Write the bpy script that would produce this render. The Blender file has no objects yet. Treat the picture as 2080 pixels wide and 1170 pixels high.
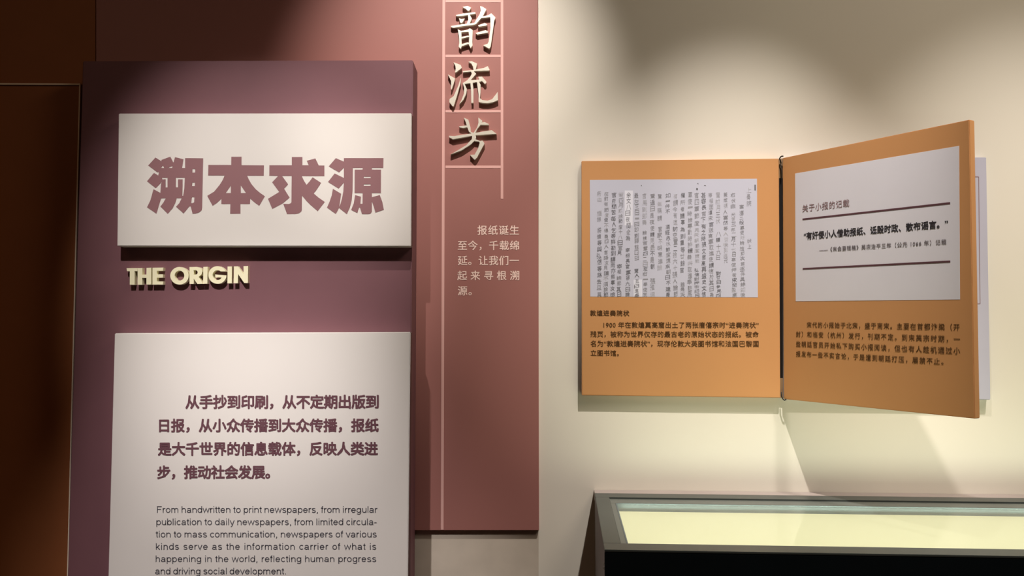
import bpy, bmesh, math, random
from mathutils import Vector, Matrix
C = bpy.context.scene.collection
random.seed(7)

# ------------------------------------------------------------------ camera
F = 1826.0
PITCH = math.radians(2.0)
CAM = Vector((0, 0, 1.55))
cd = bpy.data.cameras.new('camera')
cd.sensor_width = 36; cd.lens = 36 * F / 2080
cam = bpy.data.objects.new('camera', cd); C.objects.link(cam)
cam.location = CAM; cam.rotation_euler = (math.radians(90) + PITCH, 0, 0)
bpy.context.scene.camera = cam

# ------------------------------------------------------------------ world, exposure, lamps
sc = bpy.context.scene
sc.view_settings.view_transform = 'Standard'; sc.view_settings.look = 'None'
sc.view_settings.gamma = 1; sc.view_settings.exposure = 0; sc.view_settings.use_curve_mapping = False
w = bpy.data.worlds.new('world'); sc.world = w; w.use_nodes = True
w.node_tree.nodes['Background'].inputs[0].default_value = (0.9, 0.6, 0.4, 1)
w.node_tree.nodes['Background'].inputs[1].default_value = 0.02

def spot(name, loc, target, energy, size, blend, color=(1, .9, .78), radius=.017):
    l = bpy.data.lights.new(name, 'SPOT'); l.energy = energy; l.spot_size = math.radians(size)
    l.spot_blend = blend; l.color = color; l.shadow_soft_size = radius
    o = bpy.data.objects.new(name, l); C.objects.link(o); o.location = loc
    o.rotation_euler = (Vector(target) - Vector(loc)).to_track_quat('-Z', 'Y').to_euler()
    return o
# track spotlights of the gallery, aimed at the wall
spot('spot_title', (-.60, .55, 3.15), (-.61, 2.06, 1.75), 185, 26, 1.0, (1, .93, .88))
spot('spot_text', (-.62, .62, 3.15), (-.58, 2.06, .80), 250, 30, 1.0, (1, .93, .91))
spot('spot_panel', (-.10, 1.1, 3.2), (-.15, 2.19, 2.12), 140, 36, 1.0, (1, .91, .84))
spot('spot_book_left', (.54, 1.28, 3.2), (.50, 2.17, 1.10), 190, 42, 1.0, (1, .91, .84))
spot('spot_book_right', (1.22, 1.15, 3.2), (1.22, 2.15, 1.08), 125, 46, 1.0, (1, .91, .84))
# soft fill lamps, added to lift the wall top and the dark left side
def area(name, loc, energy, size, color):
    l = bpy.data.lights.new(name, 'AREA'); l.energy = energy; l.size = size; l.color = color
    o = bpy.data.objects.new(name, l); C.objects.link(o); o.location = loc
area('gallery_fill', (1.35, .8, 3.25), 19, .9, (1, .84, .68))
area('gallery_fill_left', (-1.9, .2, 3.25), 5, .8, (1, .62, .35))

# ------------------------------------------------------------------ helpers
def s2l(c):
    c = c / 255.0
    return c / 12.92 if c <= .04045 else ((c + .055) / 1.055) ** 2.4

def mat(name, col, rough=.6, metal=0, noise=.04, nscale=12, bump=0, bscale=300, emit=None, estr=0, spec=.3):
    m = bpy.data.materials.new(name); m.use_nodes = True
    nt = m.node_tree; b = nt.nodes['Principled BSDF']
    b.inputs['Roughness'].default_value = rough; b.inputs['Metallic'].default_value = metal
    b.inputs['Specular IOR Level'].default_value = spec
    tc = nt.nodes.new('ShaderNodeTexCoord')
    n = nt.nodes.new('ShaderNodeTexNoise'); n.inputs['Scale'].default_value = nscale
    n.inputs['Detail'].default_value = 4
    nt.links.new(tc.outputs['Object'], n.inputs['Vector'])
    r = nt.nodes.new('ShaderNodeValToRGB')
    r.color_ramp.elements[0].position = .3; r.color_ramp.elements[1].position = .7
    r.color_ramp.elements[0].color = tuple(x * (1 - noise) for x in col) + (1,)
    r.color_ramp.elements[1].color = tuple(min(1, x * (1 + noise)) for x in col) + (1,)
    nt.links.new(n.outputs['Fac'], r.inputs['Fac']); nt.links.new(r.outputs['Color'], b.inputs['Base Color'])
    if bump:
        n2 = nt.nodes.new('ShaderNodeTexNoise'); n2.inputs['Scale'].default_value = bscale
        nt.links.new(tc.outputs['Object'], n2.inputs['Vector'])
        bp = nt.nodes.new('ShaderNodeBump'); bp.inputs['Strength'].default_value = bump
        bp.inputs['Distance'].default_value = .001
        nt.links.new(n2.outputs['Fac'], bp.inputs['Height']); nt.links.new(bp.outputs['Normal'], b.inputs['Normal'])
    if emit:
        b.inputs['Emission Color'].default_value = emit + (1,); b.inputs['Emission Strength'].default_value = estr
    return m

M = {
 'cream': mat('cream_paint', (.79, .75, .65), .75, bump=.05, noise=.015, nscale=3),
 'dark': mat('dark_gallery_paint', (.10, .07, .05), .8),
 'floor': mat('floor_stone', (.14, .11, .09), .4, noise=.2),
 'maroon': mat('maroon_sheet', (.36,.155,.135), .5, bump=.03, noise=.02, nscale=2),
 'brown': mat('shaded_maroon_sheet', (.30, .10, .035), .55, noise=.03),  # maroon as seen in dim warm light, the shade put into its colour
 'pink': mat('pink_print', (.74, .43, .39), .6, noise=.01),
 'paleprint': mat('pale_print', (.95,.72,.64), .6, noise=.01),
 'plum': mat('plum_board', (.185,.083,.097), .6, bump=.04, noise=.03),
 'plumside': mat('plum_edge', (.12, .06, .06), .6),
 'plumink': mat('plum_ink', (.255, .125, .135), .6, noise=.01),
 'plumtext': mat('plum_text_ink', (.13, .055, .07), .6, noise=.01),
 'white': mat('white_board', (.72,.685,.65), .6, noise=.015, nscale=5, bump=.03),
 'grayink': mat('grey_text_ink', (.09, .085, .10), .6, noise=.01),
 'gold': mat('satin_gold', (.72,.68,.58), .4, metal=.35, noise=.02),
 'ivory': mat('ivory_letter_face', (.90, .86, .60), .4, noise=.01),
 'orange': mat('orange_brown_board', (.58, .29, .115), .5, noise=.025, nscale=4, bump=.03),
 'paper': mat('lavender_paper', (.54,.55,.65), .6, noise=.02, nscale=6),
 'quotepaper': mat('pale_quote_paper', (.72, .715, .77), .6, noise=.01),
 'patch': mat('bright_patch', (.72,.73,.82), .6, noise=.01),
 'greyboard': mat('lavender_grey_board', (.50,.50,.60), .55, noise=.015),
 'edge': mat('pale_edge', (.55, .52, .55), .6),
 'ink': mat('brown_ink', (.10, .045, .012), .6, noise=.01),
 'black': mat('black_ink', (.03, .028, .035), .6, noise=.01),
 'greyprint': mat('grey_print', (.14, .12, .13), .6, noise=.01),
 'hand1': mat('hand_ink', (.17, .17, .19), .7, noise=.3),
 'hand2': mat('faded_hand_ink', (.30, .30, .33), .7, noise=.2),
 'hand3': mat('pale_hand_ink', (.43, .43, .47), .7, noise=.2),
 'rule': mat('plum_rule', (.10, .04, .05), .6),
 'headink': mat('mauve_head_ink', (.27, .17, .18), .6),
 'blackplastic': mat('black_cord', (.012, .009, .008), .5),
 'tan': mat('tan_hinge', (.30, .19, .10), .6),
 'metal': mat('grey_metal_frame', (.080,.092,.085), .42, metal=.35, noise=.03),
 'metal2': mat('light_grey_bevel', (.13,.15,.14), .35, metal=.3, noise=.03),
 'mauve': mat('mauve_grey_metal', (.36, .31, .29), .5, noise=.03),
 'caseside': mat('case_side_metal', (.15, .12, .115), .5, noise=.03),
 'palewall': mat('pale_green_lining', (.13,.165,.175), .5),
 'blackpanel': mat('black_glass_panel', (.006, .010, .012), .25, noise=.1, spec=.4),
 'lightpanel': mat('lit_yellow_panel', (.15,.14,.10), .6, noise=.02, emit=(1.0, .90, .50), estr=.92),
 'trim': mat('pale_metal_trim', (.95,.82,.66), .45),
 'base': mat('beige_stone_base', (.60,.53,.44), .6, noise=.10, nscale=9, bump=.05),
 'screw': mat('steel_screw', (.5, .5, .48), .3, metal=.8),
}
g = bpy.data.materials.new('case_glass'); g.use_nodes = True
gn = g.node_tree; gn.nodes.remove(gn.nodes['Principled BSDF'])
gt = gn.nodes.new('ShaderNodeBsdfTransparent'); gt.inputs[0].default_value = (.97, 1, .99, 1)
gg = gn.nodes.new('ShaderNodeBsdfGlossy'); gg.inputs['Roughness'].default_value = .03
gl = gn.nodes.new('ShaderNodeLayerWeight'); gp = gn.nodes.new('ShaderNodeMath'); gp.operation = 'POWER'; gp.inputs[1].default_value = 4
gf = gn.nodes.new('ShaderNodeMath'); gf.operation = 'MULTIPLY_ADD'; gf.inputs[1].default_value = .5; gf.inputs[2].default_value = .02
gn.links.new(gl.outputs['Facing'], gp.inputs[0]); gn.links.new(gp.outputs[0], gf.inputs[0])
gm_ = gn.nodes.new('ShaderNodeMixShader')
gn.links.new(gf.outputs[0], gm_.inputs[0]); gn.links.new(gt.outputs[0], gm_.inputs[1]); gn.links.new(gg.outputs[0], gm_.inputs[2])
gn.links.new(gm_.outputs[0], gn.nodes['Material Output'].inputs['Surface'])
M['glass'] = g

def ray(px, py):
    x = (px - 1040) / F; z = -(py - 585) / F
    return Vector((x, math.cos(PITCH) - z * math.sin(PITCH), math.sin(PITCH) + z * math.cos(PITCH)))
class Plane:
    def __init__(s, p, n): s.p = Vector(p); s.n = Vector(n).normalized()
    def __call__(s, px, py, lift=0):
        d = ray(px, py); p = s.p + s.n * lift
        return CAM + d * ((p - CAM).dot(s.n) / d.dot(s.n))
def PL(y): return Plane((0, y, 0), (0, -1, 0))       # planes parallel to the left part of the wall

def link(name, me, m, parent=None):
    me.materials.append(m) if m else None
    o = bpy.data.objects.new(name, me); C.objects.link(o)
    if parent: o.parent = parent
    return o
def tag(o, label, cat, group=None):
    o['label'] = label; o['category'] = cat
    if group: o['group'] = group
    return o
def empty(name, loc, label, cat):
    o = bpy.data.objects.new(name, None); C.objects.link(o); o.location = loc
    o.empty_display_size = .1
    return tag(o, label, cat)
def attach(ch, parent):      # keep world placement of a child whose vertices are in world space
    ch.parent = parent
    if parent.parent is None: ch.matrix_parent_inverse = Matrix.Translation(-Vector(parent.location))
def mesh_obj(name, verts, faces, m, parent=None, bevel=0, side=None, sidefaces=()):
    me = bpy.data.meshes.new(name)
    if parent is None:
        c = sum((Vector(v) for v in verts), Vector()) / len(verts)
        zmin = min(v[2] for v in verts); c.z = zmin
    else: c = Vector((0, 0, 0))
    me.from_pydata([Vector(v) - c for v in verts], [], faces)
    bm = bmesh.new(); bm.from_mesh(me); bmesh.ops.recalc_face_normals(bm, faces=bm.faces)
    if bevel: bmesh.ops.bevel(bm, geom=list(bm.edges), offset=bevel, segments=2, affect='EDGES', clamp_overlap=True)
    bm.to_mesh(me); bm.free()
    o = link(name, me, m)
    if parent is None: o.location = c
    else: attach(o, parent)
    if side:
        me.materials.append(side)
    return o
BOXF = [(0, 1, 2, 3), (7, 6, 5, 4), (0, 4, 5, 1), (1, 5, 6, 2), (2, 6, 7, 3), (3, 7, 4, 0)]
def slab(name, quad, depth, m, parent=None, bevel=.0008):
    """quad = four front corners (world), depth = vector to the back face"""
    q = [Vector(p) for p in quad]; d = Vector(depth)
    return mesh_obj(name, q + [p + d for p in q], BOXF, m, parent, bevel)
def struct(o): o['kind'] = 'structure'; return o

def box(name, lo, hi, m, parent=None, bevel=0):
    x0, y0, z0 = lo; x1, y1, z1 = hi
    q = [(x0, y0, z1), (x1, y0, z1), (x1, y0, z0), (x0, y0, z0)]
    return slab(name, q, (0, y1 - y0, 0), m, parent, bevel)

# -------- lettering
_ref = {}
def glyphs(body, bold=0, spacing=1.0, res=3):
    c = bpy.data.curves.new('lettering', 'FONT'); c.body = body; c.resolution_u = res
    c.offset = bold; c.space_character = spacing
    o = bpy.data.objects.new('lettering', c); C.objects.link(o)
    bpy.context.view_layer.update()
    me = bpy.data.meshes.new_from_object(o.evaluated_get(bpy.context.evaluated_depsgraph_get()))
    bpy.data.objects.remove(o); bpy.data.curves.remove(c)
    return me
def bounds(me):
    xs = [v.co.x for v in me.vertices]; ys = [v.co.y for v in me.vertices]
    return min(xs), max(xs), min(ys), max(ys)
def ref(kind):
    if kind not in _ref:
        _ref[kind] = bounds(glyphs('国' if kind == 'cjk' else 'H'))[2:]
    return _ref[kind]
def text_line(name, body, quad, plane, m, parent, bold=0, kind='cjk', aspect=1.0, lift=.0005):
    """quad: pixels TL, TR, BL, BR of the ink band on the plane"""
    P = [plane(*p, lift=lift) for p in quad]
    Wd = ((P[1] - P[0]).length + (P[3] - P[2]).length) / 2; H = ((P[2] - P[0]).length + (P[3] - P[1]).length) / 2
    y0, y1 = ref(kind); s = H / (y1 - y0) * aspect
    b1 = bounds(glyphs(body, 0, 1.0, 1)); b2 = bounds(glyphs(body, 0, 1.4, 1))
    w1 = (b1[1] - b1[0]); w2 = b2[1] - b2[0]
    if w2 - w1 > 1e-4:
        sp = 1 + (Wd / s - w1) / (w2 - w1) * .4; sp = max(.82, min(2.2, sp))
    else: sp = 1
    me = glyphs(body, 0, sp, 2); x0, x1, _, _ = bounds(me)
    if bold:
        bb = bmesh.new()
        for k, (dx, dy) in enumerate(((1, 0), (-1, 0), (0, 1), (0, -1), (.7, .7), (-.7, .7), (.7, -.7), (-.7, -.7))):
            t = me.copy(); t.transform(Matrix.Translation((dx * bold, dy * bold, k))); bb.from_mesh(t); bpy.data.meshes.remove(t)
        bb.to_mesh(me); bb.free()
    for v in me.vertices:
        u = (v.co.x - x0) / (x1 - x0); t = (y1 - v.co.y) / (y1 - y0)
        v.co = (P[0] * (1 - u) + P[1] * u) * (1 - t) + (P[2] * (1 - u) + P[3] * u) * t + plane.n * (v.co.z * 3e-5)
    me.name = name
    o = link(name, me, m); attach(o, parent); o['kind'] = 'stuff'
    return o
def Q(x0, x1, yt, yb, dy=0):   # band quad, right end lowered by dy
    return [(x0, yt), (x1, yt + dy), (x0, yb), (x1, yb + dy)]

# -------- plain sans serif lower case, drawn as strokes
def arc(cx, cy, rx, ry, a0, a1, n=10):
    return [(cx + rx * math.cos(math.radians(a0 + (a1 - a0) * i / n)), cy + ry * math.sin(math.radians(a0 + (a1 - a0) * i / n))) for i in range(n + 1)]
RX, CYO = .195, .26
BOWL = arc(.275, CYO, RX, .225, 0, 360, 18)
SANS = {
 'F': (.611, [[(.12, 0), (.12, .675), (.55, .675)], [(.12, .36), (.48, .36)]]),
 'o': (.556, [BOWL]),
 'e': (.556, [[(.085, .27), (.465, .27)] + arc(.275, .26, .19, .222, 5, 325, 16)]),
 'c': (.5, [arc(.27, .26, .19, .222, 42, 318, 14)]),
 'b': (.556, [[(.1, 0), (.1, .715)], arc(.29, .26, .19, .222, -180, 180, 18)]),
 'd': (.556, [[(.455, 0), (.455, .715)], arc(.265, .26, .19, .222, 0, 360, 18)]),
 'p': (.556, [[(.1, -.2), (.1, .52)], arc(.29, .26, .19, .222, -180, 180, 18)]),
 'g': (.556, [[(.455, .52), (.455, .02)] + arc(.27, -.01, .185, .155, 0, -150, 8), arc(.265, .265, .19, .215, 0, 360, 18)]),
 'a': (.556, [arc(.265, .36, .165, .12, 165, 0, 8) + [(.43, .12), (.455, 0)], [(.43, .285)] + arc(.235, .15, .155, .115, 60, 330, 10) + [(.43, .15)]]),
 'h': (.556, [[(.1, 0), (.1, .715)], [(.1, .3)] + arc(.28, .31, .175, .17, 170, 0, 8) + [(.455, 0)]]),
 'n': (.556, [[(.1, 0), (.1, .52)], [(.1, .3)] + arc(.28, .31, .175, .17, 170, 0, 8) + [(.455, 0)]]),
 'm': (.833, [[(.1, 0), (.1, .52)], [(.1, .32)] + arc(.25, .34, .155, .14, 170, 0, 8) + [(.405, 0)], [(.405, .32)] + arc(.56, .34, .16, .14, 170, 0, 8) + [(.72, 0)]]),
 'u': (.556, [[(.455, 0), (.455, .52)], [(.1, .52)] + arc(.275, .21, .175, .17, 180, 350, 8)]),
 'r': (.333, [[(.1, 0), (.1, .52)], [(.1, .28)] + arc(.26, .30, .16, .18, 170, 72, 6)]),
 'i': (.222, [[(.11, 0), (.11, .52)], [(.11, .63), (.11, .715)]]),
 'l': (.222, [[(.11, 0), (.11, .715)]]),
 't': (.278, [[(.14, .66), (.14, .12)] + arc(.22, .1, .08, .062, 180, 290, 5), [(.02, .485), (.26, .485)]]),
 'f': (.278, [[(.12, 0), (.12, .58)] + arc(.21, .58, .09, .105, 180, 80, 5), [(.02, .485), (.25, .485)]]),
 'k': (.5, [[(.1, 0), (.1, .715)], [(.43, .52), (.1, .19)], [(.2, .29), (.45, 0)]]),
 's': (.5, [arc(.25, .37, .155, .113, 25, 180, 8) + [(.15, .3), (.35, .23)] + arc(.25, .155, .165, .12, 20, -160, 8)]),
 'v': (.5, [[(.04, .52), (.25, .03), (.46, .52)]]),
 'w': (.722, [[(.04, .52), (.19, .03), (.36, .49), (.53, .03), (.68, .52)]]),
 'y': (.5, [[(.04, .52), (.25, .03)], [(.46, .52), (.24, -.09)] + arc(.15, -.1, .08, .07, -30, -110, 4)]),
 '-': (.333, [[(.05, .25), (.28, .25)]]), '.': (.278, [[(.1, .045), (.18, .045)]]), ',': (.278, [[(.14, .09), (.14, 0), (.10, -.11)]]),
}
def sans_line(body, quad, plane, m, parent, lift=.0005, sw=.09):
    """quad: pixels TL, TR, BL, BR of the cap-height band"""
    P = [plane(*p, lift=lift) for p in quad]
    H = (P[2] - P[0]).length; em = H / .715; Wd = (P[1] - P[0]).length / em
    nat = sum(SANS[c][0] * 1.09 if c != ' ' else .278 for c in body) - .06
    wt = sum(3.0 if c == ' ' else 1.0 for c in body[:-1]); ex = (Wd - nat) / wt
    bm = bmesh.new(); x = -.03; k = 0
    def put(a): 
        u = a[0] / Wd; t = 1 - a[1] / .715
        return (P[0] * (1 - u) + P[1] * u) * (1 - t) + (P[2] * (1 - u) + P[3] * u) * t
    for c in body:
        if c == ' ': x += .278 + 3 * ex; continue
        adv, strokes = SANS[c]; adv *= 1.09
        for st in strokes:
            pts = [Vector((a * 1.09 + x, b)) for a, b in st]; h = sw / 2; closed = (pts[0] - pts[-1]).length < 1e-4
            L = []
            for i, p in enumerate(pts):
                if closed: d0 = pts[i] - pts[i - 1 if i else -2]; d1 = pts[(i + 1) % len(pts) if i < len(pts) - 1 else 1] - p
                else: d0 = p - pts[i - 1] if i else pts[1] - p; d1 = pts[i + 1] - p if i < len(pts) - 1 else d0
                d0 = d0.normalized(); d1 = d1.normalized(); n = Vector((-(d0 + d1).y, (d0 + d1).x))
                n = n.normalized() if n.length > .01 else Vector((-d0.y, d0.x))
                n = n * (h / max(.45, n.dot(Vector((-d0.y, d0.x)))))
                L.append((bm.verts.new(put(p + n)), bm.verts.new(put(p - n))))
            for a, b in zip(L, L[1:]): bm.faces.new((a[0], a[1], b[1], b[0]))
        x += adv + ex
    me = bpy.data.meshes.new('printed_lettering'); bm.to_mesh(me); bm.free()
    o = link('printed_lettering', me, m); attach(o, parent); o['kind'] = 'stuff'; return o

# -------- cut shapes (outline polygons with optional holes) given an origin and scale
def shapes(name, polys, org, scale, plane, m, parent, thick=0, lift=.0005, sx=1.0):
    """polys: list of (outer, [holes]); thick>0 gives solid letters standing on the plane"""
    bm = bmesh.new()
    for k, (outer, holes) in enumerate(polys):
        b = bmesh.new()
        loops = [outer] + list(holes)
        es = []
        for lp in loops:
            vs = [b.verts.new((x, y, 0)) for x, y in lp]
            for i in range(len(vs)): es.append(b.edges.new((vs[i], vs[(i + 1) % len(vs)])))
        bmesh.ops.triangle_fill(b, use_beauty=True, use_dissolve=False, edges=es)
        top = lift + thick + k * 2e-5
        b.verts.ensure_lookup_table()
        if thick:
            g0 = bmesh.ops.extrude_face_region(b, geom=list(b.faces))
            moved = {v for v in g0['geom'] if isinstance(v, bmesh.types.BMVert)}
            lifts = {v: (top if v in moved else 0) for v in b.verts}
        else: lifts = {v: top for v in b.verts}
        for v in b.verts:
            base = plane(org[0] + v.co.x / scale, org[1] + v.co.y / scale, lift=top)
            v.co = base - plane.n * (top - lifts[v])
        tmp = bpy.data.meshes.new('t'); b.to_mesh(tmp); b.free(); bm.from_mesh(tmp); bpy.data.meshes.remove(tmp)
    bmesh.ops.recalc_face_normals(bm, faces=bm.faces)
    if not thick:
        for f in bm.faces:
            f.normal_update()
            if f.normal.dot(plane.n) < 0: f.normal_flip()
    me = bpy.data.meshes.new(name); bm.to_mesh(me); bm.free()
    o = link(name, me, m); attach(o, parent)
    return o

# ------------------------------------------------------------------ frames of reference
YW = 2.20                                   # left wall face
TH = math.radians(3.5)                      # the right wall turns a little towards the viewer
X0 = (1093.5 - 1040) / F * YW
U = Vector((math.cos(TH), -math.sin(TH), 0)); N = Vector((-math.sin(TH), -math.cos(TH), 0))
O = Vector((X0, YW, 0))
def R(a, b, z): return O + U * a + N * b + Vector((0, 0, z))
def PR(b): return Plane(O + N * b, N)
def coords(p):
    d = p - O; return d.dot(U), d.dot(N), p.z

HC = 3.35
# ------------------------------------------------------------------ the room
struct(box('floor', (-3, -3, -.1), (3.6, 2.6, 0), M['floor']))
struct(box('ceiling', (-3, -3, HC), (3.6, 2.6, HC + .1), M['dark']))
struct(box('wall_left', (-3.1, -3, 0), (-3, 2.6, HC), M['dark']))
struct(box('wall_right', (3.6, -3, 0), (3.7, 2.6, HC), M['dark']))
struct(box('wall_rear', (-3, -3.1, 0), (3.6, -3, HC), M['dark']))
struct(box('wall_front_left', (-3, YW, 0), (X0, YW + .12, HC), M['base']))
q = [R(0, 0, HC), R(3.53, 0, HC), R(3.53, 0, 0), R(0, 0, 0)]
struct(slab('wall_front_right', q, -N * .12, M['cream'], None, 0))

# ------------------------------------------------------------------ maroon wall panel with the raised characters
YS = 2.19
S = PL(YS)
def quad_px(plane, tl, tr, br, bl): return [plane(*tl), plane(*tr), plane(*br), plane(*bl)]
def at_z(plane, a, b, z):      # the point with height z on the line through pixels a and b
    A, B = plane(*a), plane(*b); t = (z - A.z) / (B.z - A.z); return A + (B - A) * t
q = [at_z(S, (195, 0), (195, 120), HC - .01), at_z(S, (1092.5, 0), (1095, 1077), HC - .01), S(1095, 1077.5), S(195, 1077.5)]
panel = slab('graphic_panel', q, (0, YW - YS, 0), M['maroon'])
tag(panel, 'tall maroon wall panel with raised gold characters in a pale pink grid', 'wall panel')
q = [at_z(S, (-300, 0), (-300, 120), HC - .01), at_z(S, (193.6, 0), (193.6, 120), HC - .01), S(193.6, 1077.5), S(-300, 1077.5)]
p2 = slab('facing_panel', q, (0, YW - YS, 0), M['brown'])
tag(p2, 'maroon wall panel, its shade put into a brown colour, above the metal edged panel at the top left corner', 'wall panel')
# dark edged panel at the far left
D = PL(2.165)
q = [D(-300, 168), D(163, 170), at_z(D, (163, 170), (137, 1170), .005), at_z(D, (-300, 170), (-300, 1170), .005)]
door = slab('side_panel', q, (0, YS - 2.165 - .0005, 0), M['brown'])
tag(door, 'panel, its shade put into a brown colour, with a thin pale metal edge at the far left', 'panel')
def strip(name, plane, a, b, wpx, m, parent, thick=.003, horizontal=False, back=0.0):
    """a straight bar from pixel a to pixel b, wpx wide, standing on the plane"""
    if horizontal: off = (0, wpx / 2)
    else: off = (wpx / 2, 0)
    q = [plane(a[0] - off[0], a[1] - off[1], lift=thick), plane(b[0] - off[0], b[1] - off[1], lift=thick),
         plane(b[0] + off[0], b[1] + off[1], lift=thick), plane(a[0] + off[0], a[1] + off[1], lift=thick)]
    return slab(name, q, -plane.n * (thick - back), m, parent, 0)
strip('metal_edge', D, (-290, 169), (163, 171), 3, M['trim'], door, .004, True)
strip('metal_edge', D, (162, 172), (137, 1170), 2.2, M['trim'], door, .004)

# pink grid
for (a, b, wp) in (((902.3, -260), (902.3, 0), 5.5),):
    strip('grid_line', S, a, (898.2, 1076), wp, M['pink'], panel, .0007)
strip('grid_line', S, (1019.7, -260), (1019.7, 404), 5.2, M['pink'], panel, .0007)
for y in (-111, 2, 113.6, 226, 338.8):
    strip('grid_line', S, (905, y), (1017, y), 5, M['pink'], panel, .0007, True)
YUN = [[(418,150),(530,128),(605,165),(560,232),(540,235),(490,190)],
 [(272,325),(440,290),(690,262),(708,290),(640,305),(400,345),(295,350)],
 [(345,395),(400,410),(468,400),(410,495),(370,490)],
 [(540,300),(580,325),(622,400),(570,510),(500,528),(545,430)],
 [(165,562),(400,525),(700,490),(712,520),(650,538),(450,560),(230,600),(185,590)],
 [(318,632),(395,670),(400,1000),(385,1055),(335,1010),(350,930),(345,800)],
 [(388,668),(530,640),(580,610),(640,650),(630,900),(635,980),(595,1040),(555,960),(565,800),(550,685),(395,695)],
 [(390,800),(520,770),(565,770),(565,795),(510,805),(395,835)],
 [(390,955),(530,915),(575,930),(570,960),(540,950),(395,1000)],
 [(800,132),(850,145),(935,200),(850,360),(710,520),(670,500),(790,310),(815,220)],
 [(835,362),(980,325),(1040,285),(1130,375),(1105,450),(1050,850),(1025,1010),(995,1050),(868,978),(960,945),(985,900),(1025,600),(1020,368),(825,390)],
 [(750,548),(900,495),(955,525),(930,552),(780,575)],
 [(700,712),(920,650),(978,690),(960,705),(740,745)]]
LIU = [[(225,120),(380,180),(405,240),(280,340),(255,335),(275,260),(265,200)],
 [(105,385),(260,470),(235,560),(185,710),(170,700),(172,520)],
 [(385,440),(380,560),(320,780),(230,1070),(205,1075),(135,980),(140,915),(230,850),(330,620)],
 [(548,110),(620,100),(735,150),(700,290),(660,295),(645,210),(610,150)],
 [(425,312),(660,285),(880,245),(965,205),(1005,285),(990,300),(720,310),(430,338)],
 [(600,300),(660,310),(715,370),(610,490),(605,508),(780,495),(775,545),(460,590),(420,575),(520,510),(590,430),(620,370)],
 [(760,435),(840,430),(935,540),(930,570),(900,590),(840,525),(770,548),(780,495)],
 [(428,580),(465,590),(515,700),(500,800),(440,930),(350,1025),(400,930),(450,800),(455,680)],
 [(590,570),(640,560),(655,700),(655,1000),(610,1000),(605,760)],
 [(730,545),(775,545),(812,610),(810,760),(795,900),(850,940),(960,950),(1060,920),(1180,760),(1185,940),(1060,990),(960,1005),(850,1000),(770,975),(765,800)]]
FANG = [[(445,95),(545,140),(590,300),(600,400),(690,440),(640,460),(560,400),(520,300),(495,200)],
 [(345,282),(510,262),(545,268),(540,300),(440,318),(365,308)],
 [(760,92),(850,165),(800,260),(735,340),(690,440),(640,450),(735,310),(765,200)],
 [(800,205),(900,190),(985,232),(985,250),(780,248)],
 [(130,485),(240,493),(620,435),(1050,365),(1155,445),(1000,455),(690,475),(210,562),(130,515)],
 [(630,465),(705,470),(715,530),(680,590),(600,672),(400,802),(160,890),(300,810),(500,690),(620,560)],
 [(690,555),(800,600),(850,590),(895,650),(800,830),(730,960),(680,1005),(580,900),(680,895),(760,750),(790,640),(780,612),(680,600)]]
for nm, P, oy, ch in (('yun', YUN, 0, '韵'), ('liu', LIU, 115, '流'), ('fang', FANG, 230, '芳')):
    o = shapes('raised_character', [(p, ()) for p in P], (900, oy), 10.633, S, M['gold'], panel, .011)
for body, x0, x1, yt, yb in (('报纸诞生', 970, 1054, 459, 477), ('至今，千载绵', 930, 1054, 490, 508),
        ('延。让我们一', 930, 1054, 520.5, 538.5), ('起来寻根溯', 929, 1054.5, 551, 569), ('源。', 930, 958, 582, 600)):
    text_line('printed_lettering', body, Q(x0, x1, yt, yb), S, M['paleprint'], panel, .012)

# ------------------------------------------------------------------ plum display board
YP = 2.09
Pp = PL(YP)
q = [Pp(168, 124), Pp(839, 122), at_z(Pp, (839, 122), (833, 1170), .002), at_z(Pp, (168, 124), (137, 1170), .002)]
plum = slab('display_board', q, (0, YS - YP - .0002, 0), M['plum'], None, .002)
tag(plum, 'large plum coloured upright display board standing proud of the maroon wall', 'display board')
# raised letters
def ell(cx, cy, rx, ry, a0=0, a1=360, n=32):
    return [(cx + rx * math.cos(math.radians(a0 + (a1 - a0) * i / n)), cy + ry * math.sin(math.radians(a0 + (a1 - a0) * i / n)))
            for i in range(n + (0 if a1 - a0 == 360 else 1))]
LET = [
 ([(55,112),(225,112),(222,160),(180,160),(180,372),(105,372),(105,160),(62,160)], ()),
 ([(228,112),(302,110),(300,215),(365,213),(367,108),(440,106),(438,370),(365,370),(365,265),(298,265),(300,372),(226,372)], ()),
 ([(462,106),(628,104),(625,155),(528,155),(528,210),(625,210),(622,262),(528,262),(528,320),(628,320),(625,370),(460,370)], ()),
 (ell(882, 232, 144, 138), (ell(882, 230, 76, 78),)),
 ([(1040,96),(1150,94),(1200,102),(1230,130),(1240,165),(1228,212),(1182,248),(1247,357),(1160,360),(1105,275),(1105,360),(1038,360)],
  ([(1105,145),(1140,145),(1162,160),(1168,182),(1160,205),(1140,214),(1105,216)],)),
 ([(1255,94),(1322,92),(1318,356),(1252,356)], ()),
 (ell(1477, 220, 142, 138, -24, -180, 16)[:-1] + ell(1477, 220, 142, 138, 180, 2, 18) + [(1440,212),(1440,258),(1540,258)]
   + ell(1477, 222, 76, 77, 35, 180, 10)[:-1] + ell(1477, 222, 76, 77, 180, 310, 10), ()),
 ([(1635,88),(1702,86),(1700,350),(1632,350)], ()),
 ([(1735,86),(1795,84),(1887,210),(1885,82),(1955,80),(1952,345),(1895,345),(1800,205),(1795,348),(1730,348)], ()),
]
for L in LET:
    shapes('raised_letter', [L], (250, 530), 7.704, Pp, M['ivory'], plum, .013)

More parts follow.
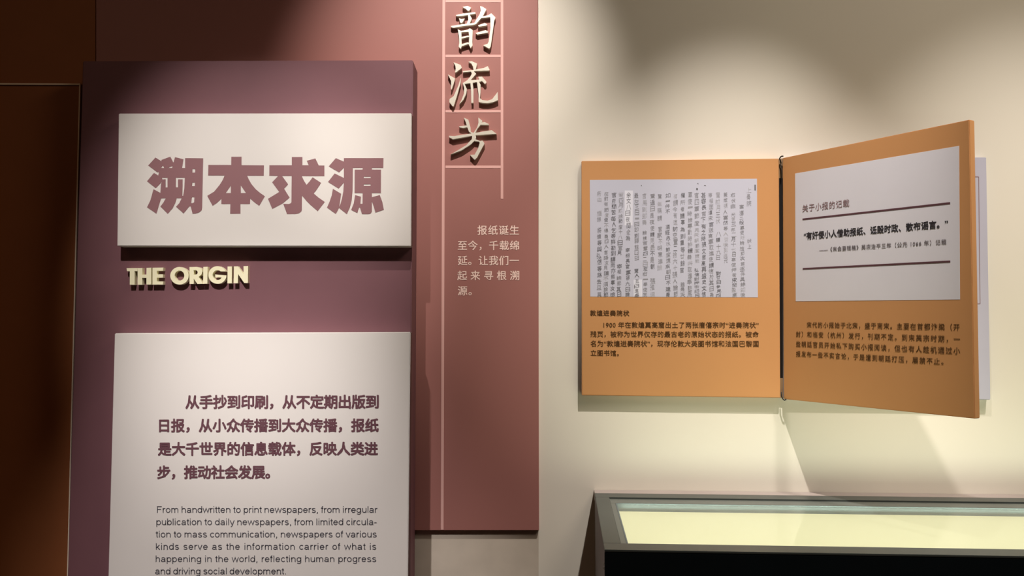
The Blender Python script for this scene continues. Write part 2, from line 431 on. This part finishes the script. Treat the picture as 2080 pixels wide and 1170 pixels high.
# title board
YB = 2.055
B = PL(YB)
q = [B(241, 230.5), B(836, 230), B(835, 500.5), B(238, 500)]
title = slab('title_board', q, (0, YP - YB - .0002, 0), M['white'], None, .0015)
tag(title, 'white title board with four huge plum characters on the plum display board', 'sign')
def edge_faces(o, m):     # right hand edge faces take a dark plum colour
    o.data.materials.append(m)
    for f in o.data.polygons:
        if f.normal.x > .9: f.material_index = 1
edge_faces(title, M['plumside'])
SU = [([(215,125),(320,190),(340,262),(312,302),(312,372),(270,370),(250,378),(92,260)], ()),
 ([(190,385),(262,430),(275,370),(320,372),(330,470),(330,495),(318,545),(220,645),(72,528)], ()),
 ([(182,662),(298,725),(310,560),(345,540),(345,815),(312,820),(285,900),(232,1078),(72,970),(130,850)], ()),
 ([(318,165),(468,110),(520,212),(510,268),(410,305),(362,302),(342,262),(318,210)], ()),
 ([(548,118),(692,155),(668,300),(668,320),(495,320),(507,265),(520,212)], ()),
 ([(312,302),(722,302),(722,468),(325,468),(300,400)], ()),
 ([(420,460),(562,460),(562,630),(598,630),(598,495),(678,495),(672,775),(690,775),(662,815),(320,815),(320,492),(345,495),(388,495),(388,632),(420,632)], ()),
 ([(392,812),(577,812),(550,900),(510,980),(424,1080),(300,955),(350,890)], ()),
 ([(718,135),(1025,138),(1008,970),(1000,1020),(960,1055),(900,1075),(845,1078),(812,955),(795,950),(692,1072),(565,960),(620,900),(660,815),(685,775),(705,650),(714,470),(718,300)],
  ([(845,320),(888,320),(888,380),(842,382)], [(840,550),(885,550),(882,610),(838,610)], [(835,798),(876,798),(872,885),(850,898),(820,900)]))]
BEN = [([(458,112),(632,112),(632,255),(1012,258),(1008,434),(728,434),(757,500),(800,575),(870,660),(940,720),(1028,782),(932,945),(850,885),(780,825),(774,914),(614,914),(614,1080),(438,1080),(442,914),(288,914),(290,825),(215,895),(140,945),(50,775),(165,705),(260,590),(310,510),(345,430),(65,430),(70,252),(456,252)],
  ([(450,600),(450,728),(365,728)], [(620,600),(708,728),(620,728)]))]
QIU = [([(482,116),(662,116),(662,256),(768,256),(735,180),(882,140),(940,260),(1035,260),(1035,440),(652,440),(690,520),(732,588),(785,530),(835,460),(980,555),(915,655),(855,735),(930,800),(1042,878),(922,1035),(800,930),(730,860),(655,770),(652,1020),(635,1050),(600,1072),(540,1085),(400,1085),(337,910),(430,914),(465,900),(476,880),(480,438),(318,438),(420,580),(352,655),(445,805),(330,903),(150,998),(78,825),(268,710),(148,545),(250,438),(100,434),(102,256),(482,256)], ())]
YUAN = [([(185,135),(335,200),(335,285),(240,378),(65,275)], ()), ([(165,395),(335,478),(335,535),(232,652),(52,540)], ()),
 ([(135,655),(275,740),(250,918),(238,985),(185,1082),(35,975),(80,870),(115,770)], ()),
 ([(322,135),(994,135),(990,300),(475,300),(470,680),(455,850),(420,980),(372,1085),(236,978),(262,918),(290,820),(312,700),(322,550)], ()),
 ([(505,330),(640,330),(640,298),(797,298),(797,330),(952,330),(950,728),(503,728)],
  ([(660,450),(776,450),(776,474),(660,474)], [(660,579),(774,579),(774,606),(660,606)])),
 ([(640,724),(797,724),(797,1040),(780,1070),(750,1085),(628,1085),(595,975),(580,970),(550,1065),(445,1015),(490,900),(512,762),(612,790),(602,910),(638,910)], ()),
 ([(797,797),(932,762),(975,880),(1000,1010),(858,1060),(830,960),(797,870)], ())]
for P, ox in ((SU, 290), (BEN, 415), (QIU, 535), (YUAN, 660)):
    shapes('printed_character', P, (ox, 305), 8.357, B, M['plumink'], title)

# text board
q = [B(233, 677), B(834, 674.5), at_z(B, (834, 674.5), (828.5, 1170), .25), at_z(B, (233, 677), (220, 1170), .25)]
tb = slab('text_board', q, (0, YP - YB - .0002, 0), M['white'], None, .0015)
tag(tb, 'tall white text board with Chinese and English paragraphs on the plum display board', 'sign')
edge_faces(tb, M['plumside'])
for body, x0, x1, yt, yb in (('从手抄到印刷，从不定期出版到', 377.5, 768.5, 804.5, 830), ('日报，从小众传播到大众传播，报纸', 324, 768.5, 852.5, 877.5),
        ('是大千世界的信息载体，反映人类进', 321.5, 767, 900, 925), ('步，推动社会发展。', 320, 548, 947.5, 972.5)):
    text_line('printed_lettering', body, Q(x0, x1, yt, yb, -.6), B, M['plumtext'], tb, .034)
for body, x0, x1, yb in (('From handwritten to print newspapers, from irregular', 318, 766.5, 1041.5), ('publication to daily newspapers, from limited circula-', 317, 765.5, 1066.5),
        ('tion to mass communication, newspapers of various', 316.5, 765.5, 1091.5), ('kinds serve as the information carrier of what is', 316, 764.5, 1116.5),
        ('happening in the world, reflecting human progress', 315.5, 764.5, 1141.5), ('and driving social development.', 315, 582, 1166.5)):
    sans_line(body, Q(x0, x1, yb - 13.3, yb), B, M['grayink'], tb)

# ------------------------------------------------------------------ the open book on the right wall
T = .018
LB = PR(T + .002)
book_c = R(.65, 0, 1.33)
book = empty('wall_book', LB(1587, 808), 'open wall mounted book of orange boards, one page swung out from the wall', 'display book')
q = [LB(1181, 327), LB(1582, 322), LB(1585, 808), LB(1181.5, 803)]
cover = slab('fixed_page', q, -N * T, M['orange'], book, .0012)
cover['label'] = 'orange page fixed flat to the wall with a handwritten document print'
# pale left edge
cover.data.materials.append(M['edge'])
for f in cover.data.polygons:
    if f.normal.dot(U) < -.9: f.material_index = 1
def flat(name, plane, quad, m, parent, lift=.0004, th=.0004):
    q = [plane(*p, lift=lift) for p in quad]
    return slab(name, q, -plane.n * th, m, parent, 0)
flat('document_print', LB, [(1198, 365.5), (1537.5, 363), (1539.5, 604), (1199, 602.5)], M['paper'], cover)
flat('bright_patch', LB, [(1269, 387), (1285.5, 387), (1285, 458), (1268.5, 458)], M['patch'], cover, .0006, .0002)
flat('bright_patch', LB, [(1287, 568), (1304, 568), (1304.5, 603), (1287, 603)], M['patch'], cover, .0006, .0002)
for body, x0, x1, yt, yb, bd in (('敦煌进奏院状', 1199, 1278, 630.5, 641.5, .02), ('1900 年在敦煌莫高窟出土了两张唐僖宗时“进奏院状”', 1226, 1541, 654.5, 666, .012),
        ('残页，被称为世界仅存的最古老的原始状态的报纸。被命', 1199.5, 1541, 673.3, 684.8, .012), ('名为“敦煌进奏院状”，现存伦敦大英图书馆和法国巴黎国', 1200, 1541, 692.3, 704, .012),
        ('立图书馆。', 1200, 1257, 711.5, 722.8, .012)):
    text_line('printed_lettering', body, Q(x0, x1, yt, yb, .6), LB, M['ink'], cover, bd)
# handwritten columns: (x top, x bottom, [(y0, y1, characters, ink)])
COL = [
 (1217.5,1217.5,[(388,412,'所由',2),(428,452,'謹錄',2),(461,604,'將領等與弘信等路去且莫',1)]),
 (1232,1231,[(388,604,'在前有節度使不得奏四人言路次見陳不須論節',2)]),
 (1247.5,1244.5,[(390,604,'官府懇苦每人乞等詳勘到驛雨亦無事次檢',1)]),
 (1262,1257,[(390,520,'留四月貳拾節度十八日宣見',2),(535,604,'宰相論節其日',1)]),
 (1276.5,1275,[(390,490,'余文八日夜間全為',1),(502,604,'宰相長官軍容九日論',1)]),
 (1293.5,1293,[(392,530,'最左三日一日即到驛館四日',2),(545,606,'驚人五日進奏',1)]),
 (1309.5,1311,[(392,458,'官馬到即奏',3),(468,604,'論請官置四二日左右一奉使同',2)]),
 (1325,1325.5,[(392,548,'驚過日是夜使請見最不是朝',2),(565,604,'張淮深',2)]),
 (1340.5,1341,[(392,450,'驚無稱請',2),(458,550,'官家不明意進論',2)]),
 (1356.5,1357,[(392,435,'如一件不',1),(455,604,'須經赤水節度遠來朝日不建奏',1)]),
 (1371.5,1372,[(392,604,'有請今有遠訪空置二拾六十張人論節',2)]),
 (1386.5,1386,[(390,555,'權所者請事為到重等廿餘官',1),(572,604,'雖是天',2)]),
 (1401.5,1401,[(390,604,'軍使一時論專動時許體義共取進奉駐馬',2)]),
 (1415,1416,[(390,460,'官四軍節度',2),(462,535,'見天朝節度請能',3),(545,604,'弘信對押衙印日',1)]),
 (1429,1430,[(390,604,'甚容長官下有之時張文撤高再盛史文信',1)]),
 (1443.5,1445,[(390,604,'宰相面道宋官送言軍取進使請信於其日為',2)]),
 (1458,1460,[(390,455,'驚前月三伏',3),(470,530,'八驛十九日',2),(550,604,'對廿日參見四',1)]),
 (1473.5,1475.5,[(390,470,'兼威張人當然等',2),(470,535,'人從後到與元',3)]),
 (1489,1491.5,[(390,425,'右伏自',2),(430,604,'光啓三年二月十七日專使押衙宋閏盈高',2)]),
 (1505.5,1509.5,[(415,604,'當道三般專使所論旌節次第逐件具錄如後',2)]),
 (1520.5,1523,[(380,420,'上奏院',2),(484,505,'狀上',2)]),
]
DP = LB
glyph_cache = {}
hand = {1: bmesh.new(), 2: bmesh.new(), 3: bmesh.new()}
for xt, xb, segs in COL:
    cb = {1: bmesh.new(), 2: bmesh.new(), 3: bmesh.new()}
    for y0, y1, s, tone in segs:
        n = len(s); pitch = (y1 - y0) / n
        for i, ch in enumerate(s):
            if ch not in glyph_cache:
                gm = glyphs(ch, 0, 1, 1); glyph_cache[ch] = (gm, bounds(gm))
            gm, (bx0, bx1, by0, by1) = glyph_cache[ch]
            cy = y0 + pitch * (i + .5) + random.uniform(-.7, .7)
            f = (cy - 388) / 216.0
            cx = xt + (xb - xt) * f + random.uniform(-.9, .9)
            h = min(pitch * .88, 11.5) * random.uniform(.82, 1.05); wd = random.uniform(7.5, 10.2)
            if by1 - by0 < .35: h *= .3
            if bx1 - bx0 < .35: wd *= .45
            sk = random.uniform(.02, .22); t = tone
            if random.random() < .25: t = max(1, min(3, tone + random.choice((-1, 1))))
            b = cb[t]
            vm = []
            for v in gm.vertices:
                u = (v.co.x - (bx0 + bx1) / 2) / (bx1 - bx0) * wd; vv = (v.co.y - (by0 + by1) / 2) / (by1 - by0) * h
                vm.append(b.verts.new(DP(cx + u, min(603.2, cy - vv - u * sk), lift=.0008)))
            for p in gm.polygons:
                try: b.faces.new([vm[k] for k in p.vertices])
                except ValueError: pass
    big = {}
    me = bpy.data.meshes.new('handwritten_lettering'); allb = bmesh.new(); mats = []
    for t in (1, 2, 3):
        if not cb[t].verts: cb[t].free(); continue
        idx = len(mats); mats.append(M['hand%d' % t])
        for fc in cb[t].faces: fc.material_index = idx
        tmp = bpy.data.meshes.new('t'); cb[t].to_mesh(tmp); cb[t].free(); allb.from_mesh(tmp); bpy.data.meshes.remove(tmp)
    allb.to_mesh(me); allb.free()
    for mm in mats: me.materials.append(mm)
    o = bpy.data.objects.new('handwritten_lettering', me); C.objects.link(o); attach(o, cover); o['kind'] = 'stuff'
for cx, cy, ww, hh in ((1303, 377, 1.5, 2.5), (1416, 384, 3.5, 4.5), (1417.5, 373, 2.5, 2), (1432, 377, 4, 1.6), (1534, 381, 3.2, 12)):
    flat('ink_spot', LB, [(cx-ww/2, cy-hh/2), (cx+ww/2, cy-hh/2+.4), (cx+ww/2, cy+hh/2), (cx-ww/2, cy+hh/2-.6)], M['hand1'], cover, .0008, .0002)

# grey board on the wall behind the swung page
q = [LB(1591, 321.5), LB(2003.5, 319.5), LB(2012, 812), LB(1592, 808)]
backb = slab('back_board', q, -N * T, M['greyboard'], book, .0012)
backb['label'] = 'pale lavender grey board flat on the wall behind the swung page'
for a, b, hz in (((1988, 359), (1991, 617), False), ((1620, 359.5), (1988, 359), True), ((1620, 617), (1991, 617), True), ((1620, 359.5), (1620, 617), False)):
    strip('frame_line', LB, a, b, 1.1, M['headink'], backb, .0006, hz)

# swung page: find the free edge at the page width from the hinge
hinge = LB(1590, 649); hinge.z = 0
W_PAGE = .480
dx, dy = (1974.5 - 1040) / F, 1.0
best = None
for i in range(4000):
    t = 1.4 + i * .0002
    p = Vector((dx * t, dy * t, 0)); e = abs((p - hinge).length - W_PAGE)
    if p.y < hinge.y - .05 and (best is None or e < best[0]): best = (e, p)
fe = best[1]
pd = (fe - hinge).normalized(); pn = Vector((pd.y, -pd.x, 0))
if pn.dot(CAM - hinge) < 0: pn = -pn
PG = Plane(hinge, pn)
print('free edge', fe, 'hinge', hinge, 'angle', math.degrees(math.acos(pd.dot(U))))
q = [PG(1589.5, 321), PG(1969, 243), PG(1980, 850.5), PG(1591.5, 810.5)]
print('page height', q[0].z - q[3].z, q[1].z - q[2].z, 'cover', LB(1582, 322).z - LB(1585, 808).z)
TP = .0165
page = slab('swung_page', q, -pn * TP, M['orange'], book, .0012)
page['label'] = 'orange page swung out from the wall with a pale quotation panel'
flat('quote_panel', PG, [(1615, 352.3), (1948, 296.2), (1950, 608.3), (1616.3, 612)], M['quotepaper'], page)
text_line('printed_lettering', '关于小报的记载', [(1630, 417), (1725, 405), (1630, 431), (1725, 419.5)], PG, M['headink'], page, .004, lift=.0009)
def rule(a, b):
    q = [PG(a[0], a[1] - 1.6, lift=.0009), PG(b[0], b[1] - 1.9, lift=.0009), PG(b[0], b[1] + 1.9, lift=.0009), PG(a[0], a[1] + 1.6, lift=.0009)]
    slab('rule', q, -PG.n * .0004, M['rule'], page, 0)
rule((1630, 445.5), (1929.8, 412.4)); rule((1630.5, 546), (1930, 531))
text_line('printed_lettering', '“有奸佞小人借助报纸、诋毁时政、散布谣言。”', [(1633, 473), (1925, 446.5), (1633, 487.5), (1925, 462)], PG, M['black'], page, .024, aspect=.96, lift=.0009)
text_line('printed_lettering', '——《宋会要辑稿》英宗治平三年（公元 1066 年）记载', [(1664, 503.5), (1922, 486), (1664, 512.5), (1922, 496.3)], PG, M['greyprint'], page, .004, lift=.0009)
for body, x0, x1, a, b, c, d in (('宋代的小报始于北宋，盛于南宋。主要在首都汴梁（开', 1639, 1949, 654.6, 658.3, 665.4, 671.3),
        ('封）和临安（杭州）发行，刊期不定。到宋英宗时期，一', 1617, 1950, 673.4, 683, 684.3, 696),
        ('些朝廷官员开始私下购买小报阅读，但也有人趁机通过小', 1617, 1950, 693.4, 706.7, 704.4, 720),
        ('报发布一些不实言论，于是遭到朝廷打压，屡禁不止。', 1617, 1916, 713.3, 728.5, 724.2, 741)):
    text_line('printed_lettering', body, [(x0, a), (x1, b), (x0, c), (x1, d)], PG, M['ink'], page, .008)
# hinge: tan knuckles, black gap strip and black cord loops
HP = PR(.012)
q = [HP(1582.5, 322.5), HP(1591, 321.5), HP(1592, 362), HP(1582.5, 362)]
slab('hinge_plate', q, -N * .006, M['tan'], book, 0)
q = [HP(1582.5, 768), HP(1592, 768), HP(1592, 808), HP(1584, 808)]
slab('hinge_plate', q, -N * .006, M['tan'], book, 0)
q = [HP(1582.5, 362), HP(1592, 362), HP(1592, 768), HP(1583, 768)]
slab('spine_strip', q, -N * .006, M['blackplastic'], book, 0)
def tube(name, pts, r, m, parent, n=8):
    bm = bmesh.new(); rings = []
    for i, p in enumerate(pts):
        d = (pts[min(i + 1, len(pts) - 1)] - pts[max(i - 1, 0)]).normalized()
        s = d.orthogonal().normalized(); t = d.cross(s)
        if rings:   # keep frames aligned
            s = (prev - d * prev.dot(d)).normalized(); t = d.cross(s)
        prev = s
        rings.append([bm.verts.new(p + (s * math.cos(2 * math.pi * k / n) + t * math.sin(2 * math.pi * k / n)) * r) for k in range(n)])
    for a, b in zip(rings, rings[1:]):
        for k in range(n): bm.faces.new((a[k], a[(k + 1) % n], b[(k + 1) % n], b[k]))
    bm.faces.new(rings[0]); bm.faces.new(rings[-1])
    bmesh.ops.recalc_face_normals(bm, faces=bm.faces)
    me = bpy.data.meshes.new(name); bm.to_mesh(me); bm.free()
    for f in me.polygons: f.use_smooth = True
    o = link(name, me, m); attach(o, parent); return o
tube('cord_loop', [LB(1586.5, 332, .001), LB(1585, 326, .002), LB(1583.5, 322, .003), LB(1585.5, 319, .004), LB(1588, 317.2, .006), LB(1591, 317.4, .008)], .0016, M['blackplastic'], book)
tube('cord_loop', [LB(1586, 332, .001), LB(1587, 345, .0005), LB(1587, 362, .0)], .0012, M['blackplastic'], book)
tube('cord_loop', [LB(1587.5, 796, .001), LB(1587.5, 805, .001), LB(1590, 810, .003), LB(1593, 813, .006), LB(1597, 811.5, .008)], .0015, M['blackplastic'], book)

# ------------------------------------------------------------------ display case
bk = PR(.043)
pb = bk(1208, 1001.5); zt = pb.z
d = ray(1228, 1116.5); pf = CAM + d * ((zt - CAM.z) / d.z)
aL, bL, _ = coords(pf); aB, bB, _ = coords(pb)
print('case top z', zt, 'back', aB, bB, 'front', aL, bL)
a0 = (aL + aB) / 2; a1 = a0 + 2.05; b0 = .043; b1 = bL
case = empty('display_case', R((a0 + a1) / 2, (b0 + b1) / 2, 0), 'long low museum display case with grey metal frame and glowing yellow top panel', 'display case')
# the case's left end follows the two measured corners
def CR(a, b, z):        # a measured from the left end
    t = (b - b0) / (b1 - b0); left = aB + (aL - aB) * t
    return R(left + a, b, z)
LEN = 2.05
def cbox(name, a_0, a_1, b_0, b_1, z0, z1, m, bevel=.0008):
    q = [CR(a_0, b_0, z1), CR(a_1, b_0, z1), CR(a_1, b_1, z1), CR(a_0, b_1, z1)]
    return slab(name, q, (0, 0, z0 - z1), m, case, bevel)
def on_top(px, py, z=None):
    d = ray(px, py); p = CAM + d * (((zt if z is None else z) - CAM.z) / d.z)
    a, b, _ = coords(p); t = (b - b0) / (b1 - b0)
    return a - (aB + (aL - aB) * t), b
fa, fb = on_top(1237.6, 1010.0)         # inner corner of the flat frame
ga, gb = on_top(1250, 1019.3)           # inner corner of the bevel
ha, hb = on_top(1270, 1103.5)           # front inner corner
print('frame', fa, fb, 'opening', ga, gb, ha, hb)
cbox('rear_ledge', 0, LEN, .0006, b0 - .0003, zt - .02, zt, M['mauve'], 0)
cbox('frame_rail', 0, LEN, b0, fb, zt - .004, zt, M['metal'])
cbox('frame_rail', 0, LEN, hb, b1, zt - .004, zt, M['metal'])
cbox('frame_rail', 0, fa, fb, hb, zt - .004, zt, M['metal'])
cbox('frame_rail', LEN - fa, LEN, fb, hb, zt - .02, zt, M['metal'])
cbox('inner_frame', fa, LEN - fa, fb + .001, gb, zt - .02, zt - .003, M['metal2'])
cbox('inner_frame', fa, ga, gb, hb, zt - .02, zt - .003, M['metal2'])
cbox('inner_frame', LEN - ga, LEN - fa, gb, hb, zt - .02, zt - .003, M['metal2'])
cbox('glass_top', ga + .003, LEN - ga - .003, gb + .003, hb - .003, zt - .008, zt - .004, M['glass'], 0)
DEP = zt - PR(gb)(1252, 1038).z
print('panel depth', DEP)
lb_a, lb_b = on_top(1252, 1031, zt - DEP)
print('light panel back', lb_b, 'vs', gb)
cbox('lining', ga, LEN - ga, gb + .0002, gb + .003, zt - DEP - .01, zt - .0031, M['palewall'], 0)
cbox('lining', LEN - ga - .003, LEN - ga - .0002, gb + .003, hb, zt - DEP - .01, zt - .0031, M['palewall'], 0)
cbox('lining', ga + .0002, ga + .003, gb + .003, hb - .003, zt - DEP - .01, zt - .0031, M['palewall'], 0)
cbox('lining', ga, LEN - ga, hb - .003, hb - .0002, zt - DEP - .01, zt - .0031, M['palewall'], 0)
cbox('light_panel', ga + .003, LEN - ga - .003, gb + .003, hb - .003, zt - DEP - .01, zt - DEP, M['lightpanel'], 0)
# body under the frame
cbox('side_panel', .0005, .012, b0, b1 - .002, .03, zt - .0041, M['caseside'])
cbox('side_panel', LEN - .012, LEN - .0005, b0, b1 - .002, .03, zt - .0041, M['caseside'])
cbox('front_panel', 0, LEN, b1 - .0018, b1, .03, zt - .0041, M['blackpanel'])
cbox('rear_panel', .013, LEN - .013, b0, b0 + .01, .03, zt - .0201, M['caseside'])
cbox('plinth', .03, LEN - .03, b0 + .02, b1 - .03, 0, .0295, M['blackpanel'])
for z in (.0, .0075):
    c0 = CR(0, b1 - .035, zt - .035 - z)
    bm = bmesh.new(); bmesh.ops.create_cone(bm, cap_ends=True, segments=10, radius1=.0028, radius2=.0022, depth=.0015)
    bmesh.ops.transform(bm, matrix=Matrix.Translation(c0) @ Matrix.Rotation(-TH, 4, 'Z') @ Matrix.Rotation(-math.pi / 2, 4, 'Y'), verts=bm.verts)
    me = bpy.data.meshes.new('screw'); bm.to_mesh(me); bm.free()
    o = link('screw', me, M['screw']); attach(o, case)

# LED strip of the case, tucked under the rear rail and shining up through the glass
l = bpy.data.lights.new('case_strip_light', 'AREA'); l.shape = 'RECTANGLE'; l.size = LEN - 2 * ga - .02; l.size_y = .012
l.energy = 1.4; l.color = (.96, 1.0, .80)
o = bpy.data.objects.new('case_strip_light', l); C.objects.link(o)
p = CR(LEN / 2, gb + .022, zt - .0095); o.location = p
dirv = (-N * .35 + Vector((0, 0, 1))).normalized()
xa = U; za = -dirv; ya = za.cross(xa)
o.rotation_euler = Matrix((xa, ya, za)).transposed().to_euler()
